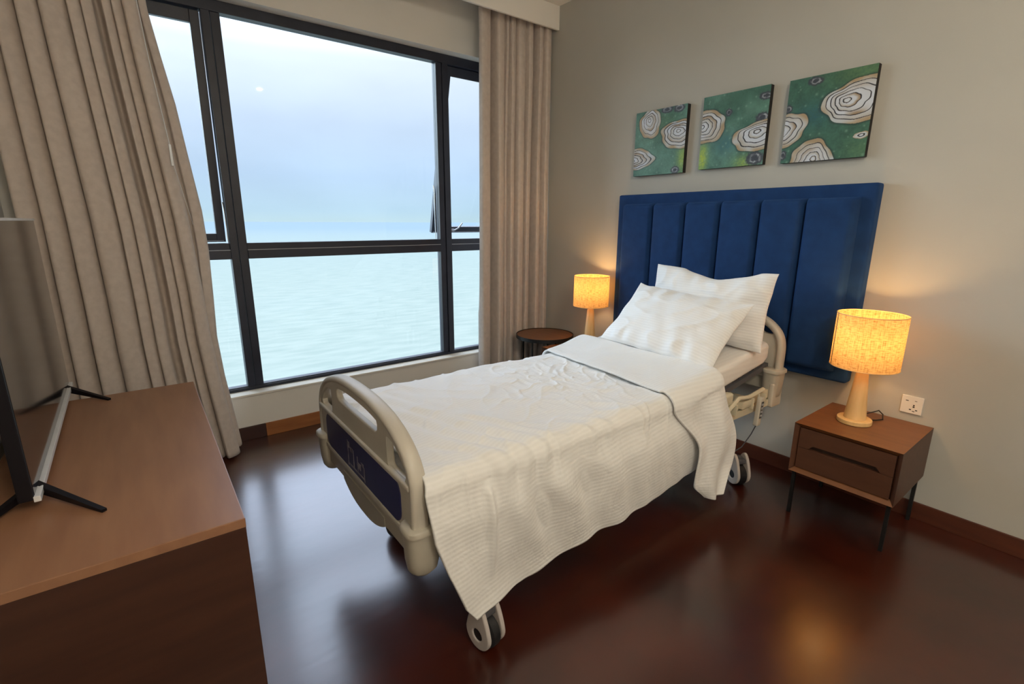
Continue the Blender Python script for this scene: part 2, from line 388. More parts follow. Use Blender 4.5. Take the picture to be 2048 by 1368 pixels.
# friction stays seen beside the mullions
for x, zt, zb, yy in ((ML0-.002, 1.62, 1.36, FY+.03), (MR0-.010, 1.80, 1.36, FY+.075)):
    bm = bmesh.new(); tube(bm, [(x-.008, yy, zt), (x-.004, yy-.008, zt-.06), (x, yy, zb)], .004, 6)
    wpart('window_stay', bm, 'silver_metal')

# sea outside
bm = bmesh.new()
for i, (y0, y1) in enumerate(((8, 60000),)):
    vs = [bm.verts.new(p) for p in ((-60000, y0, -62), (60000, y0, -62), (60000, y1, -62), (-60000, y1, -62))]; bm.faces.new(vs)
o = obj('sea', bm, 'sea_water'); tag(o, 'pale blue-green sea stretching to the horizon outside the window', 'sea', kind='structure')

# ------------------------------------------------------------------ curtains
def curtain(name, xl, xr, y0, ztop, zbot, folds, amp, hem, label, m='curtain_cloth', seed=0, nj=120, fwd=0, ni=560, back=()):
    P = np.zeros((ni, nj, 3)); UV = np.zeros((ni, nj, 2)); ks = sorted(folds)
    for j in range(nj):
        z = zbot+(ztop-zbot)*j/(nj-1)
        h = (ztop-z)/(ztop-zbot)
        a = amp*(.55+.45*smooth01(h*2.5))
        x_l = itp(z, xl); x_r = itp(z, xr)
        for i in range(ni):
            s = i/(ni-1)
            sw = s+.010*fn(s*4+seed, h*1.3, 3)*(h+.2)
            k = np.searchsorted(ks, sw)-1; k = max(0, min(len(ks)-2, int(k)))
            t = (sw-ks[k])/(ks[k+1]-ks[k]); t = max(0, min(1, t))
            wdt = (ks[k+1]-ks[k])*(x_r-x_l)
            aa = min(a*(.7+.5*abs(fn(k*3.7+seed, 1.1))), wdt*1.05)
            bk = .0
            if k in back: aa *= .15; bk = .075*math.sin(PI*t)**.5
            y = y0+a*.5-aa*(math.sin(PI*t**.55)**.75)+bk
            y += .012*fn(s*9+seed, h*2.0, 7)*(.3+h)
            xx = x_l+(x_r-x_l)*s + .30*aa*math.sin(2*PI*t)*-.45
            y -= fwd*smooth01((s-.5)/.5)
            P[i, j] = (xx, y, z + (hem(s) if j == 0 else 0)); UV[i, j] = (s*2, z)
    o = grid_mesh(name, P, UV, m, None, .003)
    return tag(o, label, 'curtain')
lf = [0, .13, .255, .385, .55, .635, .71, .765, .83, .90, 1.0]
xl_t = [(0, -.38), (3.1, -.30)]
xl_t = [(0, -.40), (1.5, -.39), (2.5, -.40), (3.1, -.42)]
xr_t = [(0, .425), (.25, .40), (.5, .375), (.8, .352), (1.1, .345), (1.5, .325), (1.9, .29), (2.3, .255), (2.6, .235), (3.1, .22)]
curtain('curtain', xl_t, xr_t, 3.43, 3.17, .02, lf, .10, lambda s: .0, 'wide taupe curtain gathered at the left of the window beside the television', seed=2, back=(6,))
# loose inner edge of the left curtain, hanging nearer the glass
o = curtain('curtain', [(0, .20), (3.1, .10)], [(.05, .452), (.32, .428), (.53, .408), (.79, .395), (1.03, .405), (1.33, .415), (1.56, .408), (1.89, .375), (2.14, .352), (2.38, .315), (2.6, .285), (3.1, .27)], 3.535, 3.17, .03,
        [0, .45, .75, 1.0], .05, lambda s: 0, 'narrow shaded inner curtain edge against the glass, behind the wide left curtain', seed=5, ni=120)
rfolds = [0, .165, .215, .36, .42, .52, .66, .75, .79, .88, 1.0]
curtain('curtain', [(0, 2.36), (3.1, 2.385)], [(0, 3.068), (1.5, 3.066), (2.4, 3.068), (3.1, 3.07)], 3.465, 3.17, .02, rfolds, .11, lambda s: 0, 'taupe curtain hanging in narrow folds in the corner right of the window', seed=9, fwd=.06, back=(1, 7))
# draw wand on the left curtain
t = empty('curtain_wand', (.30, 3.36, 2.0))
def at(root, name, bm, m, **k):
    o = obj(name, bm, m, None, **k); o.parent = root; o.matrix_parent_inverse = Matrix.LocRotScale(root.location, root.rotation_euler, None).inverted(); return o
bm = bmesh.new(); tube(bm, [(.222, 3.372, 2.72), (.245, 3.37, 2.3), (.282, 3.368, 1.86)], .0022, 6); at(t, 'cord', bm, 'clear_plastic')
bm = bmesh.new(); box(bm, .272, .284, 3.352, 3.366, 1.79, 1.90, bev=.002); at(t, 'grip', bm, 'clear_plastic')
bm = bmesh.new(); tube(bm, [(.283, 3.366, 1.80), (.315, 3.372, 1.60), (.335, 3.38, 1.48)], .0012, 6); at(t, 'thread', bm, 'clear_plastic')
tag(t, 'thin clear curtain wand with white cord hanging on the left curtain edge', 'curtain wand')

# ------------------------------------------------------------------ console with television
t = empty('media_console', (-.14, 2.16, 0), -.0185)
c0 = (-.14, 2.16)
CX0, CX1, CY0, CY1, CZ = -.438, .176, 1.415, 2.912, .70
def cat_(root, name, bm, m, **k):
    for v in bm.verts: v.co -= Vector((root.location.x, root.location.y, root.location.z))
    o = obj(name, bm, m, root, **k); return o
cat_(t, 'top', B((CX0, CX1, CY0, CY1, CZ-.028, CZ), bev=.0025), 'walnut')
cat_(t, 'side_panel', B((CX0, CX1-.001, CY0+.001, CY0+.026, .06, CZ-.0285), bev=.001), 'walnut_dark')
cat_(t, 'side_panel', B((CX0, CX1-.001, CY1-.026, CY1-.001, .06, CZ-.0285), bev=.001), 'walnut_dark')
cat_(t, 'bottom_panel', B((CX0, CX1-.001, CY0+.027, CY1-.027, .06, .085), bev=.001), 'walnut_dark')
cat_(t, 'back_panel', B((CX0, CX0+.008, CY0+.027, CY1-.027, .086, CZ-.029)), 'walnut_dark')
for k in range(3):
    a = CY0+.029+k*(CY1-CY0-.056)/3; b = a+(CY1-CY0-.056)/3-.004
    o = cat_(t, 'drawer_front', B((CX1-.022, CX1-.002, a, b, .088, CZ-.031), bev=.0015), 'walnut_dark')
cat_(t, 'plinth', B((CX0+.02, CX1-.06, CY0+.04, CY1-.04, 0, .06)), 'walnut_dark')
tag(t, 'long walnut brown media console with a dark end panel under the television', 'cabinet')

t = empty('television', (-.31, 2.44, CZ))
bm = B((-.330, -.296, 1.80, 3.085, .735, 1.506), bev=.004); box(bm, -.352, -.330, 1.95, 2.95, .76, 1.10, bev=.01)
cat_(t, 'housing', bm, 'tv_plastic')
cat_(t, 'screen', B((-.296, -.2945, 1.809, 3.076, .748, 1.498)), 'tv_screen')
cat_(t, 'bottom_bezel', B((-.298, -.282, 1.80, 3.085, .729, .746), bev=.002), 'tv_silver')
cat_(t, 'top_bezel', B((-.298, -.292, 1.80, 3.085, 1.4985, 1.508), bev=.001), 'tv_silver')
for ya, yt, yb in ((1.90, 1.685, 1.75), (3.00, 2.815, 2.90)):
    bm = bmesh.new()
    for (x0, y0, z0), (x1, y1, z1) in (((-.302, ya, .737), (-.146, yt, .7045)), ((-.306, ya, .737), (-.425, yb, .7045))):
        d = Vector((x1-x0, y1-y0, 0)).normalized(); n = Vector((-d.y, d.x, 0))*.009
        ps = []
        for (x, y, z), hh in (((x0, y0, z0), .014), ((x1, y1, z1), .004)):
            for s in (-1, 1):
                for q in (-1, 1): ps.append(bm.verts.new(Vector((x, y, z))+n*s*(1 if hh > .005 else .75)+Vector((0, 0, hh*q))))
        a, b = ps[:4], ps[4:]
        for q in ((a[0], a[1], a[3], a[2]), (b[0], b[2], b[3], b[1]), (a[0], b[0], b[1], a[1]), (a[2], a[3], b[3], b[2]), (a[0], a[2], b[2], b[0]), (a[1], b[1], b[3], a[3])): bm.faces.new(q)
    cat_(t, 'foot', bm, 'tv_plastic')
tag(t, 'flat black television with a silver bottom edge on two splayed feet', 'television')

# ------------------------------------------------------------------ blue upholstered headboard on the wall
t = empty('upholstered_headboard', (3.08, 1.725, .65))
cat_(t, 'backing_board', B((3.0, 3.079, .90, 2.552, .65, 1.70), bev=.018, seg=4), 'velvet_blue', smooth=50)
ys = [.965, 1.216, 1.460, 1.707, 1.953, 2.207, 2.474]
for a, b in zip(ys, ys[1:]):
    ny, nz, nb = 22, 40, 0
    bm = bmesh.new(); rows = []
    for i in range(ny+1):
        row = []
        for j in range(nz+1):
            u = i/ny; v = j/nz
            y = a+(b-a)*u; z = .705+(1.633-.705)*v
            e1 = min(u, 1-u)*(b-a)/.028; e2 = min(v, 1-v)*.93/.028
            d = .058*(1-(1-min(1, e1))**2.4)**.5*(1-(1-min(1, e2))**2.4)**.5 if e1 > 0 and e2 > 0 else 0
            d += .006*math.sin(PI*u)
            row.append(bm.verts.new((3.002-d, y, z)))
        rows.append(row)
    # concentrate points near the edges
    def warp(t_): return .5-.5*math.cos(PI*t_) if True else t_
    for i, row in enumerate(rows):
        for j, v_ in enumerate(row):
            u = warp(i/ny); v = warp(j/nz); y = a+(b-a)*u; z = .705+.928*v
            e1 = min(u, 1-u)*(b-a)/.026; e2 = min(v, 1-v)*.928/.03
            g = lambda q: math.sqrt(max(0, 1-(1-min(1, q))**2))
            v_.co = (3.002-(.060*g(e1)*g(e2)+.005*math.sin(PI*u)*g(e2)), y, z)
    for i in range(ny):
        for j in range(nz): bm.faces.new((rows[i][j], rows[i+1][j], rows[i+1][j+1], rows[i][j+1]))
    cat_(t, 'padded_channel', bm, 'velvet_blue', smooth='all')
tag(t, 'wide dark blue upholstered headboard with vertical padded channels on the wall', 'headboard')

# ------------------------------------------------------------------ three canvases
GREEN = dict(deep=(58, 98, 84), teal=(98, 140, 124), moss=(112, 140, 82), yel=(172, 190, 60), blue=(40, 92, 110))
def hashn(seed, X, Y, f):
    """smooth value noise on arrays"""
    rs = np.random.RandomState(seed); G = rs.rand(int(f)+3, int(f)+3)
    x = np.clip(X, 0, 1)*f; y = np.clip(Y, 0, 1)*f; i = x.astype(int); j = y.astype(int); a = x-i; b = y-j
    a = a*a*(3-2*a); b = b*b*(3-2*b)
    return (G[i, j]*(1-a)+G[i+1, j]*a)*(1-b)+(G[i, j+1]*(1-a)+G[i+1, j+1]*a)*b
def canvas(y0, y1, z0, z1, seed, shells, darks, blots, base, label):
    n = 300
    U, V = np.meshgrid(np.linspace(0, 1, n), np.linspace(0, 1, n), indexing='ij')
    c = lambda k: np.array(GREEN[k], float)
    n1 = hashn(seed, U, V, 4)[..., None]; n2 = hashn(seed+1, U, V, 14)[..., None]; n3 = hashn(seed+2, U, V, 60)[..., None]
    C = c(base[0])*(1-n1)+c(base[1])*n1
    C = C*(.86+.18*n2+.12*n3)
    for (bu, bv, bw, bh, col, st) in blots:
        g = np.exp(-(((U-bu)/bw)**2+((V-bv)/bh)**2))[..., None]*(.55+.6*n3)*st
        g = np.clip(g, 0, 1); C = C*(1-g)+c(col)*g
    rs = np.random.RandomState(seed+9)
    for _ in range(46):                                   # paint spatter
        pu, pv = rs.rand(2); r = .006+.012*rs.rand(); g = np.exp(-(((U-pu)**2+(V-pv)**2)/r**2))[..., None]*.45
        C = C*(1-g)+np.array((150, 185, 165.))*g
    for (cu, cv, ru, rv) in darks:
        d = np.sqrt(((U-cu)/ru)**2+((V-cv)/rv)**2)+.25*(n3[..., 0]-.5)
        g = (1/(1+np.exp((d-1)*14)))[..., None]; C = C*(1-g)+np.array((58, 62, 72.))*g
        g = (np.exp(-((d-.55)/.14)**2)*hashn(seed+5, U, V, 24))[..., None]; C = C*(1-g)+np.array((195, 200, 205.))*g
    for si, (cu, cv, ru, rv, ou, ov, rot, rings) in enumerate(shells):
        ca, sa = math.cos(rot), math.sin(rot)
        # ring centre is offset inside the outline; blend the centre with the radius
        X0 = (U-cu)/ru; Y0 = (V-cv)/rv
        d0 = np.hypot(X0, Y0)
        def dist(k):      # radius measured about a centre that moves from the outline's to the eye
            X = (U-(cu+(ou-cu)*k)); Y = (V-(cv+(ov-cv)*k))
            xr_ = (X*ca+Y*sa)/ru; yr_ = (-X*sa+Y*ca)/rv
            th = np.arctan2(yr_, xr_)
            wob = 1+.055*np.sin(3*th+seed+si*2+k)+.04*np.sin(5*th+si+2.5*k)+.022*np.sin(9*th+seed*1.3)
            return np.hypot(xr_, yr_)/wob
        dO = dist(0)
        halo = np.clip((1.10-dO)/.10, 0, 1)[..., None]*.6; C = C*(1-halo)+np.array((34, 42, 42.))*halo
        ins = dO < 1
        body = np.zeros_like(C)+np.array((190, 200, 208.))
        edge = np.clip((dO-.62)/.38, 0, 1)[..., None]
        tan = np.array((168, 146, 116.)); shade = np.clip(edge*1.2*hashn(seed+3+si, U, V, 9)[..., None]*1.5, 0, 1)
        body = body*(1-shade)+tan*shade
        prev = 1.0
        for q in range(rings):
            rad = 1-(q+1)/(rings+.6)
            dk = dist(1-rad)/max(rad, .05)
            inner = dk < 1
            tt = np.clip((dk-.55)/.45, 0, 1)[..., None]*(hashn(seed+q*7+si, U, V, 6)[..., None]*1.6-.25); tt = np.clip(tt, 0, 1)
            col = np.array((202, 208, 218.))*(1-tt)+(np.array((150, 126, 98.)) if q % 2 else np.array((176, 170, 160.)))*tt
            body[inner] = col[inner]
            lw = .010/ (max(rad, .12)*min(ru, rv)) * .36
            ln = (np.abs(dk-1) < lw*(.7+.9*hashn(seed+q, U, V, 8)))
            body[ln] = (38, 36, 44)
        C[ins] = body[ins]
    S = np.clip(C, 0, 255)/255.; Lc = np.where(S <= .04045, S/12.92, ((S+.055)/1.055)**2.4)
    root = empty('canvas_painting', (XR, (y0+y1)/2, z0))
    xf = XR-.036
    cat_(root, 'stretcher', B((xf+.0012, XR-.001, y0, y1, z0, z1), bev=.001), 'canvas_edge')
    P = np.zeros((n, n, 3)); P[..., 0] = xf; P[..., 1] = y1+(y0-y1)*U; P[..., 2] = z0+(z1-z0)*V
    P -= np.array(root.location)
    o = grid_mesh('painted_face', P, np.stack([U, V], -1), 'painted_canvas', root, flip=False)
    ca_ = o.data.color_attributes.new('paint', 'FLOAT_COLOR', 'POINT')
    A = np.ones((n*n, 4), np.float32); A[:, :3] = Lc.reshape(-1, 3); ca_.data.foreach_set('color', A.ravel())
    return tag(root, label, 'painting')
canvas(2.052, 2.466, 1.830, 2.259, 11,
       [(.30, .80, .215, .225, .28, .86, 0, 4), (.90, .58, .37, .21, .86, .63, 0, 5), (.03, .27, .38, .17, -.03, .25, 0, 5)],
       [(.85, .05, .08, .06), (.62, .97, .12, .05), (.85, .96, .10, .06)],
       [(.98, .22, .10, .2, 'yel', .9), (.5, .25, .5, .3, 'teal', .5), (.5, .75, .3, .2, 'moss', .35)], ('deep', 'teal'),
       'leftmost green canvas painting with three ringed white shells')
canvas(1.518, 1.936, 1.838, 2.270, 23,
       [(.06, .58, .33, .225, .0, .60, .1, 5), (.90, .38, .38, .19, .87, .44, .15, 4)],
       [(.88, .09, .13, .09), (.93, .60, .10, .07), (.42, .74, .05, .05), (.95, .87, .10, .05)],
       [(.05, .15, .08, .2, 'yel', 1.0), (.72, .04, .14, .1, 'yel', .6), (.42, .32, .2, .15, 'blue', .6), (.6, .85, .5, .2, 'deep', .4)], ('deep', 'teal'),
       'middle green canvas painting with two ringed white shells and a yellow patch')
canvas(1.000, 1.415, 1.832, 2.264, 37,
       [(.86, .64, .41, .25, .70, .66, .1, 5), (.02, .40, .27, .20, -.05, .40, .4, 4), (.38, .0, .27, .25, .42, .03, .1, 4), (.93, .245, .085, .038, .93, .245, .1, 1)],
       [(.32, .94, .09, .05), (.02, .66, .05, .05), (.02, .10, .05, .06)],
       [(.35, .55, .25, .15, 'blue', .6), (.9, .95, .4, .15, 'moss', .5), (.95, .08, .2, .15, 'moss', .35)], ('deep', 'deep'),
       'rightmost green canvas painting with one large ringed shell at upper right')

# ------------------------------------------------------------------ nightstands
def nightstand(y0, y1, label, x0=2.590, x1=3.066, z0=.248, z1=.512):
    t = empty('nightstand', ((x0+x1)/2, (y0+y1)/2, 0))
    def slab(name, pts_front, pts_back, m):
        bm = bmesh.new(); a = [bm.verts.new(p) for p in pts_front]; b = [bm.verts.new(p) for p in pts_back]
        bm.faces.new(a); bm.faces.new(b[::-1])
        for i in range(4): bm.faces.new((a[i], b[i], b[(i+1) % 4], a[(i+1) % 4]))
        bmesh.ops.bevel(bm, geom=bm.edges[:], offset=.0008, segments=1, affect='EDGES')
        cat_(t, name, bm, m)
    T = .022; g = .024     # outer edge thickness and how far the bevelled lip slopes inwards
    xo = x0; xi = x0+g
    # each carcass panel: sharp front outer edge, bevelled lip towards the drawers, mitred at the corners
    def panel(name, oa, ob, ia, ib, m):
        # oa, ob: outer edge corners (y,z); ia, ib: inner edge corners
        bm = bmesh.new()
        pts = [(xo, *oa), (xo, *ob), (xi, *ib), (xi, *ia), (x1, *oa), (x1, *ob), (x1, *ib), (x1, *ia)]
        v = [bm.verts.new(p) for p in pts]
        for q in ((0, 1, 2, 3), (4, 7, 6, 5), (0, 4, 5, 1), (3, 2, 6, 7), (0, 3, 7, 4), (1, 5, 6, 2)): bm.faces.new([v[i] for i in q])
        return cat_(t, name, bm, m)
    e_ = .0004
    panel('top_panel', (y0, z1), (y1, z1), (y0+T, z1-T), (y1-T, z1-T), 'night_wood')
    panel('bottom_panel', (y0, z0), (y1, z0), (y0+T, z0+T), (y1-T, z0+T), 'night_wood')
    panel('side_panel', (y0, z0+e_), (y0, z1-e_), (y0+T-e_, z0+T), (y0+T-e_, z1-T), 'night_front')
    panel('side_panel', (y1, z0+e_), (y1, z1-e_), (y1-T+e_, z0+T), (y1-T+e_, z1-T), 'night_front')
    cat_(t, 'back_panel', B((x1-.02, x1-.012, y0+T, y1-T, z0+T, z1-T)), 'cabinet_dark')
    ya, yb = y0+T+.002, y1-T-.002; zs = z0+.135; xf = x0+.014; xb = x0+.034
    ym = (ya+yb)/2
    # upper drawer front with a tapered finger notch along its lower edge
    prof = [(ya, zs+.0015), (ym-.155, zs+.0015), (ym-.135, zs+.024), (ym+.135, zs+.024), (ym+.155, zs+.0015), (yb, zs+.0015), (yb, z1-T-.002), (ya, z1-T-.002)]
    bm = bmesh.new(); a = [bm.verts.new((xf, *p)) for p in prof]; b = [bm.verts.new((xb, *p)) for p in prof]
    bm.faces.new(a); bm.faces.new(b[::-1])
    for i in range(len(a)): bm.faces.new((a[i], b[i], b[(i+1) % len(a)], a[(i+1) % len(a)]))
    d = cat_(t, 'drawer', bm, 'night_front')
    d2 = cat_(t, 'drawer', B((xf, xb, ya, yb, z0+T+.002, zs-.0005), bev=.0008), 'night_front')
    cat_(t, 'notch_shade_board', B((xb+.001, xb+.006, ya, yb, zs-.03, zs+.05)), 'cabinet_dark')  # dark board standing for the shade inside the finger notch
    for lx in (x0+.03, x1-.03):
        for ly in (y0+.02, y1-.02):
            cat_(t, 'leg', B((lx-.008, lx+.008, ly-.008, ly+.008, 0, z0-.0005), bev=.001), 'black_metal')
    return tag(t, label, 'nightstand', 'nightstands either side of the bed')
nightstand(.512, .966, 'two-drawer walnut nightstand in front, right of the bed below the wall socket')
nightstand(2.475, 2.930, 'walnut nightstand half hidden behind the bed by the round table')

# ------------------------------------------------------------------ table lamps
def lamp(cx, cy, z, label, r=.146, zb=.298, zt=.560):
    t = empty('table_lamp', (cx, cy, z))
    bm = bmesh.new(); lathe(bm, [(.073, z+.0005), (.076, z+.003), (.076, z+.021), (.073, z+.024)], cx, cy); cat_(t, 'base', bm, 'lamp_wood', smooth=35)
    bm = bmesh.new(); lathe(bm, [(.049, z+.0245), (.047, z+.05), (.024, z+zb-.007), (.022, z+zb)], cx, cy); cat_(t, 'stem', bm, 'lamp_wood', smooth=35)
    bm = bmesh.new(); lathe(bm, [(.012, z+zb), (.014, z+zb+.005), (.014, z+zb+.04), (.010, z+zb+.045)], cx, cy, 20); cat_(t, 'socket', bm, 'black_metal', smooth=35)
    bm = bmesh.new(); lathe(bm, [(.010, z+zb+.045), (.016, z+zb+.06), (.028, z+zb+.09), (.029, z+zb+.11), (.020, z+zb+.135), (.004, z+zb+.145)], cx, cy, 24); cat_(t, 'bulb', bm, 'bulb_glow', smooth='all')
    n = 96; P = np.zeros((n+1, 2, 3)); UV = np.zeros((n+1, 2, 2))
    for i in range(n+1):
        a = 2*PI*i/n+2.2
        for j, (zz, rr_) in enumerate(((zb, r), (zt, r))):
            P[i, j] = (rr_*math.cos(a), rr_*math.sin(a), zz); UV[i, j] = (i/n, j*.3)
    s = grid_mesh('shade', P, UV, 'shade_linen', t)
    for zz, rr_ in ((zb, r), (zt, r)):
        bm = bmesh.new(); tube(bm, [(cx+rr_*math.cos(2*PI*k/64), cy+rr_*math.sin(2*PI*k/64), z+zz) for k in range(64)], .0022, 6, closed=True)
        cat_(t, 'shade_ring', bm, 'lamp_wood', smooth=True)
    bm = bmesh.new()
    for k in range(3):
        a = 2*PI*k/3; tube(bm, [(cx+.012*math.cos(a), cy+.012*math.sin(a), z+zb+.035), (cx+.97*r*math.cos(a), cy+.97*r*math.sin(a), z+zb+.01)], .0015, 5)
    cat_(t, 'shade_carrier', bm, 'black_metal')
    bm = bmesh.new(); a0 = 2.2
    box(bm, -.006, .006, -.0008, .0008, zb+.002, zt-.002)
    for v in bm.verts:
        k = (v.co.z-zb)/(zt-zb); rr_ = r+v.co.y-.0015; a = a0+v.co.x/r; v.co = (cx+rr_*math.cos(a), cy+rr_*math.sin(a), z+v.co.z)
    cat_(t, 'shade_seam', bm, 'night_wood')
    l = D.lights.new('bulb_light', 'POINT'); l.energy = 5.2; l.color = (1, .58, .22); l.shadow_soft_size = .035
    lo = D.objects.new('bulb_light', l); link(lo, t); lo.location = (0, 0, zb+.15)
    return tag(t, label, 'lamp', 'lit table lamps beside the bed')
lamp(2.835, .785, .512, 'nearer lit table lamp with linen drum shade, on the right nightstand')
lamp(2.88, 2.68, .512, 'farther lit table lamp with linen drum shade, beyond the bed near the curtain', zb=.345, zt=.580, r=.138)
bm = bmesh.new(); tube(bm, [(2.90, .74, .520), (2.94, .72, .516), (2.97, .70, .519), (3.0, .71, .535), (3.02, .735, .545), (3.01, .76, .53), (2.98, .79, .518), (3.02, .83, .517), (3.055, .86, .517)], .0032, 8)
tag(obj('lamp_cord', bm, 'cord_black', smooth=True), 'dark looped power cord behind the nearer table lamp', 'cord')

# ------------------------------------------------------------------ wall outlet
t = empty('wall_outlet', (XR, .617, .553))
cat_(t, 'face_plate', B((XR-.009, XR-.0002, .572, .662, .554, .646), bev=.003), 'outlet_white')
for (a, b, c, d) in ((.632, .644, .618, .6215), (.5975, .607, .622, .6245), (.6045, .6105, .596, .603), (.6035, .6115, .588, .594), (.616, .6245, .573, .578), (.5905, .599, .573, .578), (.601, .611, .5665, .570)):
    cat_(t, 'slot', B((XR-.0096, XR-.0085, a, b, c, d)), 'canvas_edge')
tag(t, 'white square wall socket above the right nightstand', 'wall socket')

# ------------------------------------------------------------------ round side table
cx, cy, zt, R0 = 2.815, 3.150, .548, .250
t = empty('round_side_table', (cx, cy, 0))
bm = bmesh.new(); lathe(bm, [(R0-.006, zt-.012), (R0-.006, zt-.0015), (R0-.008, zt)], cx, cy, 64); cat_(t, 'tabletop', bm, 'night_wood', smooth=35)
bm = bmesh.new(); lathe(bm, [(R0-.0055, zt-.026), (R0, zt-.026), (R0, zt+.004), (R0-.0055, zt+.004), (R0-.0055, zt-.026)], cx, cy, 64, cap=False)
bmesh.ops.remove_doubles(bm, verts=bm.verts, dist=1e-5); cat_(t, 'rim', bm, 'black_metal', smooth=35)
bm = bmesh.new(); lathe(bm, [(R0-.02, zt-.020), (R0-.02, zt-.0125)], cx, cy, 48); cat_(t, 'under_plate', bm, 'black_metal')
for a in (200, 235, 20, 110, 300):
    a = math.radians(a); x = cx+.215*math.cos(a); y = cy+.215*math.sin(a)
    if (y < 2.955 and x > 2.57): continue
    bm = bmesh.new(); tube(bm, [(x, y, .012), (x, y, zt-.020)], .008, 8); cat_(t, 'leg', bm, 'black_metal', smooth=True)
bm = bmesh.new(); tube(bm, [(cx+.215*math.cos(2*PI*k/48), cy+.215*math.sin(2*PI*k/48), .0085) for k in range(48)], .008, 8, closed=True); cat_(t, 'base_ring', bm, 'black_metal', smooth=True)
tag(t, 'round brown side table with black metal rim before the corner curtain', 'side table')

# ------------------------------------------------------------------ hospital bed
BED = empty('hospital_bed', (.60, 1.735, 0), math.radians(-1.0))
BM = BED.matrix_basis
def bedpart(name, bm, m, parent=None, **k):
    """bm is given in bed coordinates: X along the bed from the foot face, Y across (0 in the middle, minus towards the camera), Z up"""
    return obj(name, bm, m, parent or BED, **k)
def panel_curve(name, outline, holes, depth, bev, x, m, parent):
    cu = D.curves.new(name, 'CURVE'); cu.dimensions = '2D'; cu.fill_mode = 'BOTH'; cu.extrude = depth/2-bev; cu.bevel_depth = bev; cu.bevel_resolution = 4
    for pts in [outline]+holes:
        s = cu.splines.new('POLY'); s.points.add(len(pts)-1); s.use_cyclic_u = True
        for p, (a, b) in zip(s.points, pts): p.co = (a, b, 0, 1)
    tmp = D.objects.new(name, cu); COL.objects.link(tmp)
    bpy.context.view_layer.update()
    me = D.meshes.new_from_object(tmp.evaluated_get(bpy.context.evaluated_depsgraph_get()))
    D.objects.remove(tmp); D.curves.remove(cu)
    me.transform(Matrix(((0, 0, 1, x), (1, 0, 0, 0), (0, 1, 0, 0), (0, 0, 0, 1))))
    me.materials.clear(); me.materials.append(MATS[m])
    for p in me.polygons: p.use_smooth = True
    me.set_sharp_from_angle(angle=math.radians(50))
    o = D.objects.new(name, me); return link(o, parent)
def smooth_poly(pts, n=8):
    """closed Catmull-Rom through pts"""
    out = []; m = len(pts)
    for i in range(m):
        p0, p1, p2, p3 = [Vector(pts[(i+k-1) % m]) for k in range(4)]
        for k in range(n):
            t = k/n
            q = .5*((2*p1)+(-p0+p2)*t+(2*p0-5*p1+4*p2-p3)*t*t+(-p0+3*p1-3*p2+p3)*t**3); out.append((q.x, q.y))
    return out
def rrect(a0, a1, b0, b1, r, n=6):
    out = []
    for cx_, cy_, s in ((a1-r, b1-r, 0), (a0+r, b1-r, 90), (a0+r, b0+r, 180), (a1-r, b0+r, 270)):
        for k in range(n+1):
            a = math.radians(s+90*k/n); out.append((cx_+r*math.cos(a), cy_+r*math.sin(a)))
    return out
HW = .495                    # half width of the end panels
def arch(hw, zb, zs, zt, n=40, e_=2.6):
    """outline: straight sides from zb to zs, then a flattened arch to zt"""
    pts = []
    for k in range(n+1):
        a = PI*k/n; c, s = math.cos(a), math.sin(a)
        y = hw*math.copysign(abs(c)**(2/e_), c); z = zs+(zt-zs)*abs(s)**(2/e_)
        pts.append((y, z))
    return pts
def arch_z(y, hw, zs, zt, e_=2.6): return zs+(zt-zs)*max(0, 1-abs(y/hw)**e_)**(1/e_)
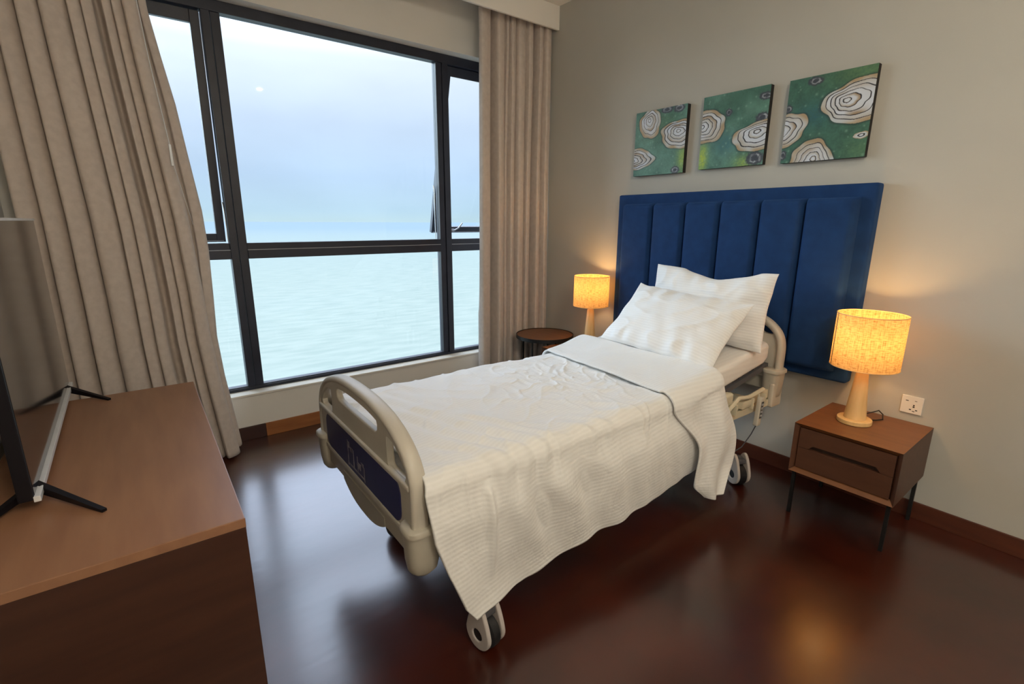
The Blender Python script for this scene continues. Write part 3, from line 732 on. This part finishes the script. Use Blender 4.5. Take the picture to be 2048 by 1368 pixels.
def end_board(sign, name, xface, top, ridge, e2=2.3):
    """sign -1: the outer face looks towards -X (foot end), +1: head end"""
    ZS, ZB = top-.25, ridge-.20
    root = D.objects.new(name, None); link(root, BED); root.empty_display_size = .1
    xm = xface-sign*(.045 if sign > 0 else .042)
    out = arch(HW-.019, ZB, ZS, top-.019, n=60, e_=e2)
    out = [(HW-.019, ZB+.0)]+out+[(-(HW-.019), ZB)]
    # side openings: straight inner edge, curved outer edge that follows the arch
    def side_hole(sg):
        zt = top-.093; za = ridge+.006; yi, yo = .292, HW-.058
        if sign > 0: zt = top-.062; za = top-.148; yi, yo = .350, HW-.052
        az_ = lambda y: arch_z(y, HW-.040, ZS, top-.042, e2)-.004
        pts = [(yi, zt-.012), (yi+.008, min(zt, az_(yi+.008)))]
        for k in range(1, 7): y = yi+.008+(yo-yi-.008)*k/6; pts.append((y, min(pts[-1][1]-.002, az_(y))))
        zo = pts[-1][1]
        pts += [(yo+.005, zo-.02), (yo+.005, za+.03), (yo-.008, za+.006), (yo-.03, za), (yi+.03, za), (yi+.006, za+.008), (yi, za+.03)]
        return [(sg*y, z) for y, z in smooth_poly(pts, 3)]
    # long hand opening under the arch
    hy = .212; mid = []
    for k in range(21):
        y = hy-2*hy*k/20; mid.append((y, arch_z(y, HW-.050, ZS, top-.050, e2)))
    zl = top-.118
    mid = [(hy+.008, top-.080)]+mid+[(-hy-.008, top-.080)]
    lo = [(-hy-.004, zl+.014), (-hy+.018, zl)]+[(hy*(-.85+1.7*k/8), zl-.002) for k in range(1, 8)]+[(hy-.018, zl), (hy+.004, zl+.014)]
    holes = [side_hole(1), side_hole(-1), mid+lo]
    w_ = panel_curve('moulded_panel', out, holes, .026, .006, xm+sign*.010, 'abs_cream', root)
    # thick rounded rim running round the arch
    bm = bmesh.new()
    pts = [Vector((xm, y, z)) for y, z in out]
    dense = []
    for a_, b_ in zip(pts, pts[1:]):
        k_ = max(1, int((b_-a_).length/.02))
        for k in range(k_): dense.append(a_.lerp(b_, k/k_))
    dense.append(pts[-1])
    tp = dense; rings = []
    n_ = 14
    for i, p in enumerate(tp):
        tv = (tp[min(i+1, len(tp)-1)]-tp[max(0, i-1)]).normalized(); nrm = Vector((0, tv.z, -tv.y))
        side = min(1, max(0, (top-.08-p.z)/.2))
        ry, rx = (.017 if sign < 0 else .019), .028+.002*side
        rings.append([bm.verts.new(p+nrm*ry*math.copysign(abs(math.sin(2*PI*k/n_))**.8, math.sin(2*PI*k/n_))+Vector((1, 0, 0))*rx*math.copysign(abs(math.cos(2*PI*k/n_))**.8, math.cos(2*PI*k/n_))) for k in range(n_)])
    for a_, b_ in zip(rings, rings[1:]):
        for k in range(n_): bm.faces.new((a_[k], a_[(k+1) % n_], b_[(k+1) % n_], b_[k]))
    bm.faces.new(rings[0][::-1]); bm.faces.new(rings[-1])
    obj('rounded_rim', bm, 'abs_cream', root, smooth='all')
    # horizontal ridge above the inset panel
    bm = bmesh.new(); xr_ = xm+sign*.022
    box(bm, xr_-.010, xr_+.010, -HW+.03, HW-.03, ridge-.012, ridge+.010, bev=.007, seg=3); obj('ridge', bm, 'abs_cream', root, smooth=60)
    # blue inset
    po = rrect(-.388, .388, ridge-.165, ridge-.014, .045)
    inset = panel_curve('inset_panel', po, [], .008, .002, xm+sign*.023, 'panel_blue', root)
    inset['label'] = 'dark blue inset panel'
    if sign < 0:
        bm = bmesh.new(); xe = xm+sign*.0275
        # faint grey mark: a stepped outline with a few strokes
        marks = [(.105, -.155, .113, -.045), (.088, -.075, .105, -.050), (.050, -.085, .080, -.066), (.042, -.145, .050, -.070), (.0, -.150, .006, -.078), (-.03, -.125, -.0, -.100), (-.062, -.100, -.035, -.086), (-.070, -.160, -.062, -.098), (-.060, -.150, .100, -.143)]
        for (a_, z0_, b_, z1_) in marks: box(bm, xe-.0003, xe+.0004, a_, b_, ridge+z0_, ridge+z1_)
        o_ = obj('emblem', bm, 'emblem_grey', root); o_['label'] = 'faint grey stepped emblem'
    else: pass
    # lower moulding strip and the socket it sits in
    z1 = ridge-.180
    bm = bmesh.new(); box(bm, xm-.028, xm+.028, -HW+.02, HW-.02, z1-.012, z1+.012, bev=.006, seg=3); obj('lower_strip', bm, 'abs_cream', root, smooth=60)
    bm = bmesh.new(); box(bm, xm-.016, xm+.016, -HW+.06, HW-.06, z1-.09, z1-.010, bev=.006, seg=3)
    obj('apron', bm, 'abs_lower', root, smooth=60)
    bm = bmesh.new(); n2 = 30; fr, bk = [], []
    for k in range(n2+1):
        y = -.22+.44*k/n2; dz = .052*(1-abs((y)/.22)**2.5); fr.append((y, z1-.088-dz))
    prof = [(.22, z1-.05), (-.22, z1-.05)]+fr
    a_ = [bm.verts.new((xm-.020, *p)) for p in prof]; b_ = [bm.verts.new((xm+.020, *p)) for p in prof]
    bm.faces.new(a_); bm.faces.new(b_[::-1])
    for k in range(len(prof)): bm.faces.new((a_[k], b_[k], b_[(k+1) % len(prof)], a_[(k+1) % len(prof)]))
    obj('apron_belly', bm, 'abs_lower', root, smooth=40)
    for sg in (-1, 1):
        bm = bmesh.new()
        zt_ = ridge-.138; zb_ = ridge-.316
        # corner guard: a rounded bucket that the panel's foot stands in, tapering downwards
        secs = [(zt_+.006, .0), (zt_, .006), (zt_-.016, .006), (zt_-.018, 0), (zb_+.06, -.004), (zb_+.02, -.010), (zb_, -.024)]
        rg = []
        for zz, gr in secs:
            x_in = xm+sign*(.046+gr); x_out = xm-sign*(.070+gr)
            if sg < 0: y0_, y1_ = -HW-.010-gr, -HW+.085+gr*.5
            else: y0_, y1_ = HW-.085-gr*.5, HW+.010+gr
            rc = .034
            lo_, hi_ = min(x_in, x_out), max(x_in, x_out)
            rg.append([bm.verts.new((p[0], p[1], zz)) for p in rrect(lo_, hi_, y0_, y1_, rc, 5)])
        for a_, b_ in zip(rg, rg[1:]):
            for k in range(len(a_)): bm.faces.new((a_[k], a_[(k+1) % len(a_)], b_[(k+1) % len(a_)], b_[k]))
        bm.faces.new(rg[0]); bm.faces.new(rg[-1][::-1])
        obj('corner_guard', bm, 'abs_lower', root, smooth=50)
    return root
end_board(-1, 'footboard', 0.0-.012, .902, .692, 2.45).location = (0, .012, 0)
LB = 2.325                   # length to the outside of the head board
end_board(1, 'head_panel', LB, 1.030, .825, 2.7).location = (0, -.022, 0)

# frame
for sg in (-1, 1):
    y = sg*.475
    bm = B((.10, LB-.09, y-.018, y+.018, .478, .518), bev=.004); box(bm, .10, LB-.09, y-.010, y+.010, .525, .575, bev=.003)
    bedpart('side_rail', bm, 'steel_cream')
    bm = bmesh.new(); box(bm, 1.72, 1.82, y-.022, y+.022, .572, .64, bev=.018, seg=4); bedpart('rail_clamp', bm, 'steel_cream', smooth=50)
    bm = bmesh.new()
    tube(bm, [(1.75, y+sg*.024, .54), (1.86, y+sg*.024, .60), (1.97, y+sg*.024, .585), (2.12, y+sg*.024, .60)], .012, 8)
    for xx in (1.83, 2.00, 2.13): box(bm, xx-.006, xx+.006, y-.02+sg*.02, y+.02+sg*.02, .515, .575, bev=.002)
    box(bm, 1.9, 1.99, y-.012+sg*.02, y+.012+sg*.02, .53, .57, bev=.004)
    bedpart('release_lever', bm, 'steel_cream', smooth=40)
    bm = B((LB-.115, LB-.005, y+sg*.025-.016, y+sg*.025+.016, .47, .615), bev=.014, seg=4)
    bedpart('corner_buffer', bm, 'abs_cream', smooth=50)
for xx in (.16, .62, 1.10, 1.5, 2.15):
    bedpart('cross_bar', B((xx-.02, xx+.02, -.456, .456, .48, .515), bev=.003), 'steel_cream')
# lifting back section and flat section under the mattress
bm = bmesh.new()
for k in range(9): box(bm, .12+k*.14, .20+k*.14, -.43, .43, .555, .567, bev=.002)
box(bm, .10, 1.33, -.44, -.42, .535, .555); box(bm, .10, 1.33, .42, .44, .535, .555)
bedpart('flat_platform', bm, 'steel_cream')
bm = bmesh.new()
for k in range(6): box(bm, .03+k*.15, .12+k*.15, -.43, .43, 0, .012, bev=.002)
box(bm, 0, .92, -.44, -.42, -.03, 0); box(bm, 0, .92, .42, .44, -.03, 0)
bmesh.ops.rotate(bm, verts=bm.verts, cent=(0, 0, 0), matrix=Matrix.Rotation(math.radians(-9.5), 3, 'Y')); bmesh.ops.translate(bm, verts=bm.verts, vec=(1.36, 0, .562))
bedpart('backrest_platform', bm, 'grey_plastic')
bedpart('gas_strut', (lambda b: (tube(b, [(1.2, -.28, .50), (2.0, -.28, .64)], .014, 8), b)[1])(bmesh.new()), 'black_metal', smooth=True)
# base and lift columns
bm = B((.26, 2.12, -.37, -.31, .17, .23), (.26, 2.12, .31, .37, .17, .23), (.28, .34, -.31, .31, .17, .23), (2.04, 2.10, -.34, .34, .17, .23), bev=.004)
bedpart('base_frame', bm, 'steel_cream')
for xx in (.55, 1.75):
    bm = B((xx-.05, xx+.05, -.09, .09, .23, .36), (xx-.04, xx+.04, -.075, .075, .36, .48), bev=.008); box(bm, xx-.05, xx+.05, -.34, .34, .18, .229)
    bedpart('lift_column', bm, 'grey_plastic')
# castors
def castor(x, y, rz, white=True):
    c = D.objects.new('castor', None); link(c, BED); c.location = (x, y, 0); c.rotation_euler = (0, 0, rz); c.empty_display_size = .05
    R = .064
    bm = bmesh.new(); lathe(bm, [(.030, -.022), (R-.010, -.022), (R, -.014), (R, .014), (R-.010, .022), (.030, .022)], 0, R, 32, 'x'); obj('tyre', bm, 'rubber_black', c, smooth=35)
    for s in (-1, 1):
        # cover: teardrop plate with a hub hole
        xo_ = s*.034
        pts = []; n_ = 40
        for k in range(n_):
            a = 2*PI*k/n_; yy = .056*math.cos(a); zz = R+.006+.058*math.sin(a)
            if math.sin(a) > 0: yy = yy*(1-.35*math.sin(a)); zz = R+.006+.115*math.sin(a)
            pts.append((yy, zz))
        hole = [(.029*math.cos(2*PI*k/24), R+.029*math.sin(2*PI*k/24)) for k in range(24)]
        panel_curve('wheel_cover', pts, [hole], .018, .006, xo_, 'castor_white' if white else 'grey_plastic', c)
        bm = bmesh.new(); lathe(bm, [(.0285, xo_-.004), (.0285, xo_+.002)], 0, R, 20, 'x'); obj('hub', bm, 'rubber_black', c)
    bm = bmesh.new(); tube(bm, [(0, 0, .140), (0, 0, .172)], .016, 12); box(bm, -.040, .040, -.026, .026, .132, .160, bev=.008); obj('swivel', bm, 'grey_plastic', c, smooth=40)
    bm = B((.030, .058, .016, .054, .108, .124), bev=.005); obj('brake_pedal', bm, 'castor_white', c)
castor(.255, -.495, math.radians(8)); castor(.275, .30, math.radians(70), False); castor(2.09, -.43, math.radians(-25)); castor(2.09, .40, math.radians(30))
tag(BED, 'cream hospital bed with moulded footboard, blue inset and castors', 'bed')

def inbed(o): o.matrix_world = BM.copy(); return o

# ------------------------------------------------------------------ mattress (in bed coordinates, then placed)
HX0, HX1 = 1.33, 2.285
TANB = math.tan(math.radians(9.0))
def mat_top(x): return .700 + (TANB*(x-HX0) if x > HX0 else 0) + .0
def msurf(x): # smooth knee
    k = .12; d = x-HX0
    if d < -k: return 0.
    if d > k: return TANB*d
    return TANB*(d+k)**2/(4*k)
bm = bmesh.new(); secs = []
for i in range(49):
    x = .055+(HX1-.055)*i/48
    e_ = min(i, 48-i)/2.0; sh = .03*(1-min(1, e_))**2
    rg = []
    for (y, z) in rrect(-.452+sh, .452-sh, .578+sh, .704-sh, .03, 5): rg.append(bm.verts.new((x, y, z+msurf(x)+.003*fn(x*4, y*5, z*6))))
    secs.append(rg)
for a, b in zip(secs, secs[1:]):
    for k in range(len(a)): bm.faces.new((a[k], a[(k+1) % len(a)], b[(k+1) % len(a)], b[k]))
bm.faces.new(secs[0]); bm.faces.new(secs[-1][::-1])
uvl = bm.loops.layers.uv.new('UVMap')
for f in bm.faces:
    for l in f.loops: l[uvl].uv = (l.vert.co.x, l.vert.co.y+l.vert.co.z)
o = inbed(obj('mattress', bm, 'sheet_cotton', smooth=60)); tag(o, 'mattress in a white fitted sheet, head end raised on the hospital bed', 'mattress')

# ------------------------------------------------------------------ duvet
X_END = 1.63
foot_tab = [(.15, .20), (.183, .185), (.235, .148), (.392, .089), (.522, .048), (.684, .030), (.75, .05)]
hem_tab = [(.05, .185), (.2, .185), (.31, .182), (.42, .194), (.71, .222), (1.1, .262), (1.5, .300), (1.7, .31)]
NEARY = -.545
def duvet_pt(p, t, lift=0, x_end=X_END, flap=False):
    """p 0..1 foot to head, t: arclength-like coordinate; 0 near hem .. 1 far hem"""
    xt = .055+(x_end-.055)*p
    top = .728+lift+msurf(xt)*1.0
    hemz = itp(xt, hem_tab) if not flap else .150+.05*abs(p-.6)
    r = .055
    yN, yF = -.505-lift*.8, .470
    side = (top-r)-hemz
    wtop = (yF-yN)-2*r
    arc = PI/2*r
    farz = .42; fs = (top-r)-farz
    tot = side+arc+wtop+arc+fs
    s = t*tot; nx = 0; ny = 0; nz = 1
    if s < side:
        z = hemz+s; y = yN; k = (top-r-z); fl_ = smooth01((.35-xt)/.3); y -= .030*smooth01(k/.14)+(.025*fl_-.035*(1-fl_))*smooth01((k-.1)/.4); ny, nz = -1, 0; depth = k
    elif s < side+arc:
        a = (s-side)/r; z = top-r+r*math.sin(a); y = yN+r-r*math.cos(a); ny, nz = -math.cos(a), math.sin(a); depth = 0
    elif s < side+arc+wtop:
        y = yN+r+(s-side-arc); z = top; depth = 0
    elif s < side+2*arc+wtop:
        a = (s-side-arc-wtop)/r; z = top-r+r*math.cos(a); y = yF-r+r*math.sin(a); ny, nz = math.sin(a), math.cos(a); depth = 0
    else:
        k = s-(side+2*arc+wtop); z = top-r-k; y = yF+.02*smooth01(k/.3); ny, nz = 1, 0; depth = k
    x = xt
    if not flap:
        x0 = itp(z, foot_tab) if (ny < 0) else .055
        x = x0+(x_end-x0)*p
    # folds
    d = 0
    if depth < .16 and ny <= .01 or nz > 0 or depth < .05:
        d += .012*fn(x*2.2, y*2.6, 1+lift*50)+.006*fn(x*7, y*8, 4)
        rd = lambda a, b, c: max(0, 1-abs(fn(a, b, c))*5)**2
        d += .0065*rd(x*3.0+y*2.6, y*1.2-x*.6, 12)+.0045*rd(x*7-y*3, y*4+x*2, 13)
        # fine creases near the middle and diagonal pulls at the foot
        cr_ = max(0, 1-((x-1.05)/.45)**2)*max(0, 1-((y-.02)/.42)**2)
        d += .0060*cr_*fn(x*26+3*fn(x*5, y*5), y*14, 2)+.006*cr_*rd(x*14, y*9, 21)
        q = (x-.10)+.42*(y+.5)
        ft = math.exp(-((q-.30)/.22)**2)
        d += .016*ft*abs(math.sin(q*26+1.8*fn(x*3, y*3, 9)))**1.5
        d += .010*math.exp(-((q-.47)/.02)**2)*smooth01((.3-y)/.5)
        # short crumples along the near edge
        ne = math.exp(-((y+.47)/.09)**2)
        d += .010*ne*(.5+.5*math.sin(x*44+y*50+3*fn(x*4, 1, 1)))**2*(.6+1.2*fn(x*3, 5, 5))
    d *= 1-smooth01(depth/.14)
    if ny < 0 and depth > 0:
        g = smooth01(depth/.22)
        q = x-.42*depth
        env = smooth01((x-.28)/.12)*smooth01((1.15-x)/.35)
        d += .034*g*env*math.sin(q*26+1.6*fn(x*2, z*2, 3))*(.6+.8*fn(x*3, z*2, 31))
        d += .010*g*fn(x*5-.3*depth*5, z*4, 8)+.018*g*fn(x*2.3, z*1.5, 6)+.006*g*fn(x*12-3*depth, z*7, 16)
        # vertical pleat where the foot corner folds away
        d += .022*math.exp(-((x-.255-.05*depth)/.016)**2)*smooth01(depth/.05)*smooth01((.42-depth)/.2)
        d += .010*smooth01((.24-x)/.15)*g
    if ny > .5 and depth > 0: d += .015*smooth01(depth/.2)*math.sin(x*18)
    if nz > .6 and ny == 0: pass
    return (x, y+ny*max(d, -.02), z+nz*max(d, -.006) if nz > 0 else z), s, depth, ny
def build_duvet():
    ni, nj = 330, 400
    P = np.zeros((ni, nj, 3)); UV = np.zeros((ni, nj, 2))
    for i in range(ni):
        for j in range(nj):
            (x, y, z), s, dpt, ny = duvet_pt(i/(ni-1), j/(nj-1))
            if j == 0: z += .006*fn(x*9, 0, 0)
            P[i, j] = (x, y, z); UV[i, j] = (x, s+.0)
    return P, UV
P, UV = build_duvet()
# measure the stripes from the top edge so that they run along the bed
o = grid_mesh('duvet', P, UV, 'duvet_cotton', None, .012, off=-1)
DUV = inbed(o); tag(o, 'white satin-striped duvet draped over the hospital bed and hanging almost to the floor', 'duvet')
# turned down flap: second layer at the head end
ni, nj = 110, 300
Pf = np.zeros((ni, nj, 3)); UVf = np.zeros((ni, nj, 2))
for i in range(ni):
    for j in range(nj):
        p = i/(ni-1); t_ = j/(nj-1)
        # the flap's lower corners swing towards the foot
        xf0, xf1 = 1.245, 1.655
        top0 = .739+msurf(xf0+(xf1-xf0)*p)
        r = .065; hem = .150
        side = top0-r-hem; arc = PI/2*r; wtop = .520+.485-2*r; farh = .22; tot = side+arc+wtop+arc+farh; s = t_*tot
        ny, nz, dpt = 0, 1, 0
        if s < side:
            z = hem+s; dpt = top0-r-z; y = -.514-.040*smooth01(dpt/.3); ny, nz = -1, 0
        elif s < side+arc:
            a = (s-side)/r; z = top0-r+r*math.sin(a); y = -.514+r-r*math.cos(a); ny, nz = -math.cos(a), math.sin(a)
        elif s < side+arc+wtop: y = -.514+r+(s-side-arc); z = top0
        elif s < side+2*arc+wtop:
            a = (s-side-arc-wtop)/r; z = top0-r+r*math.cos(a); y = .485-r+r*math.sin(a); ny, nz = math.sin(a), math.cos(a)
        else: dpt = s-(side+2*arc+wtop); z = top0-r-dpt; y = .485; ny, nz = 1, 0
        if ny < 0:   # hanging part narrows and swings towards the head end, rounded at the bottom
            q = smooth01(dpt/.30)
            a0 = xf0+.19*smooth01((dpt+.05)/.28); a1 = xf1+.10*math.sin(PI*min(1, dpt/.62))
            if dpt > .42: a0 += .10*smooth01((dpt-.42)/.14); a1 -= .02*smooth01((dpt-.42)/.14)
            x = a0+(a1-a0)*p
            z += .03*(abs(p-.55)*1.6)**2*smooth01((dpt-.3)/.25)
        else: x = xf0+(xf1-xf0)*p+.10*(y+.5)*(1-p)
        edge = min(p, 1-p)
        d = .014*math.sin(PI*min(1, p*1.0))**.5*0+.006*fn(x*4, y*4, 2)
        # rounded crease at the head side, thin hem at the foot side
        puff = .016*math.sqrt(max(0, 1-(1-min(1, (1-p)/.12))**2))+.004
        d += puff-.004*(1-smooth01(p/.1))+.004*fn(x*9, y*9, 40)
        if ny < 0 and dpt > 0:
            d += .012*smooth01(dpt/.15)*math.sin(p*9+2*dpt*4+1)+.012*fn(x*6, z*5, 11)
        P_ = (x, y+ny*d, z+nz*d); Pf[i, j] = P_; UVf[i, j] = (x, s)
fl = grid_mesh('turned_down_flap', Pf, UVf, 'duvet_cotton', DUV, .010, off=-1)
fl['label'] = 'folded-back upper end of the duvet'

# ------------------------------------------------------------------ pillows
def pillow(name, w_, h_, T, M_, label, seed, sag=0, n=90):
    ni = nj = n; P = np.zeros((2, ni, nj, 3)); 
    verts, faces = [], []
    for side in (1, -1):
        for i in range(ni):
            for j in range(nj):
                u = math.sin(PI/2*(-1+2*i/(ni-1))); v = math.sin(PI/2*(-1+2*j/(nj-1)))
                x = w_/2*u*(1-.045*(1-v*v)); y = h_/2*v*(1-.055*(1-u*u))
                if v > 0: y -= sag*v*max(0, 1-(abs(u-.15)/.62)**2)
                t_ = T/2*max(0, (1-abs(u)**2.6))**.55*max(0, (1-abs(v)**2.6))**.55
                fl_ = max(0, 1-max(abs(u), abs(v))**8)
                wr_ = .009*fn(x*6+seed, y*6, 1)+.006*fn(x*14+seed, y*14, 2)+.008*max(0, 1-abs(fn(x*5+seed, y*9, 8))*5)**2
                # creases running in from the seams
                e_ = (abs(v)**3)*(1-abs(u)**6); wr_ += .013*e_*math.sin(x*48+seed+3*fn(x*4, y*4, seed))
                e_ = (abs(u)**4)*(1-abs(v)**6); wr_ += .007*e_*math.sin(y*52+seed)
                z = side*(t_+wr_*fl_*min(1, t_/.02))
                ed = (1-fl_)*.012*fn(x*9+seed, y*9, 5)
                verts.append((x, y+.6*ed, z+ed))
    idx = lambda s, i, j: s*ni*nj+i*nj+j
    for i in range(ni-1):
        for j in range(nj-1):
            faces.append((idx(0, i, j), idx(0, i+1, j), idx(0, i+1, j+1), idx(0, i, j+1)))
            faces.append((idx(1, i, j), idx(1, i, j+1), idx(1, i+1, j+1), idx(1, i+1, j)))
    me = D.meshes.new(name); me.from_pydata(verts, [], faces)
    bm = bmesh.new(); bm.from_mesh(me); bmesh.ops.remove_doubles(bm, verts=bm.verts, dist=.0004)
    uvl = bm.loops.layers.uv.new('UVMap')
    for f in bm.faces:
        for l in f.loops: l[uvl].uv = (l.vert.co.x, l.vert.co.y)
    D.meshes.remove(me)
    o = obj(name, bm, 'pillow_cotton', smooth='all'); o.matrix_world = M_
    return tag(o, label, 'pillow')
def frame(c, xdir, ydir):
    x = Vector(xdir).normalized(); z = x.cross(Vector(ydir)).normalized(); y = z.cross(x)
    M_ = Matrix((( x.x, y.x, z.x, c[0]), (x.y, y.y, z.y, c[1]), (x.z, y.z, z.z, c[2]), (0, 0, 0, 1))); return M_
# local x runs towards the camera side (-y), local y up the pillow, local z then faces the foot of the bed
pillow('pillow', .77, .43, .165, frame((2.675, 1.580, 1.030), (-.02, -1, .0), (.22, 0, 1)), 'white pillow standing at the back against the blue headboard', 3, sag=.045)
pillow('pillow', .745, .455, .150, frame((2.405, 1.615, .946), (-.02, -1, -.055), (.74, 0, .70)), 'front white striped pillow leaning on the other pillow', 8)

# ------------------------------------------------------------------ remote handset hooked on the rail
t = empty('bed_remote', (2.635, 1.178, .41))
bm = B((-.019, .019, -.014, .014, 0, .165), bev=.009, seg=4)
def rot_in(bm):
    bmesh.ops.rotate(bm, verts=bm.verts, cent=(0, 0, 0), matrix=Matrix.Rotation(math.radians(6), 3, 'Y')); return bm
obj('handset_body', rot_in(bm), 'abs_cream', t, smooth=50)
obj('key_pad', rot_in(B((-.013, .013, -.0150, -.0138, .045, .140), bev=.0005)), 'label_grey', t)
for k in range(4):
    for s in (-1, 1): obj('button', rot_in(B((s*.006-.004, s*.006+.004, -.0165, -.0150, .055+k*.021, .068+k*.021), bev=.001)), 'gasket', t)
bm = bmesh.new(); tube(bm, [(.014, .012, .15), (.016, .012, .172), (.016, .020, .180), (.016, .030, .175)], .004, 6); obj('hook', bm, 'abs_cream', t, smooth=True)
bm = bmesh.new(); tube(bm, [(0, 0, .002), (-.005, .02, -.06), (-.03, .05, -.14), (-.09, .10, -.20), (-.2, .16, -.22), (-.3, .19, -.18)], .003, 6); obj('cable', bm, 'grey_plastic', t, smooth=True)
tag(t, 'cream bed remote handset hooked on the near side rail of the bed', 'remote control')

bpy.context.view_layer.update()
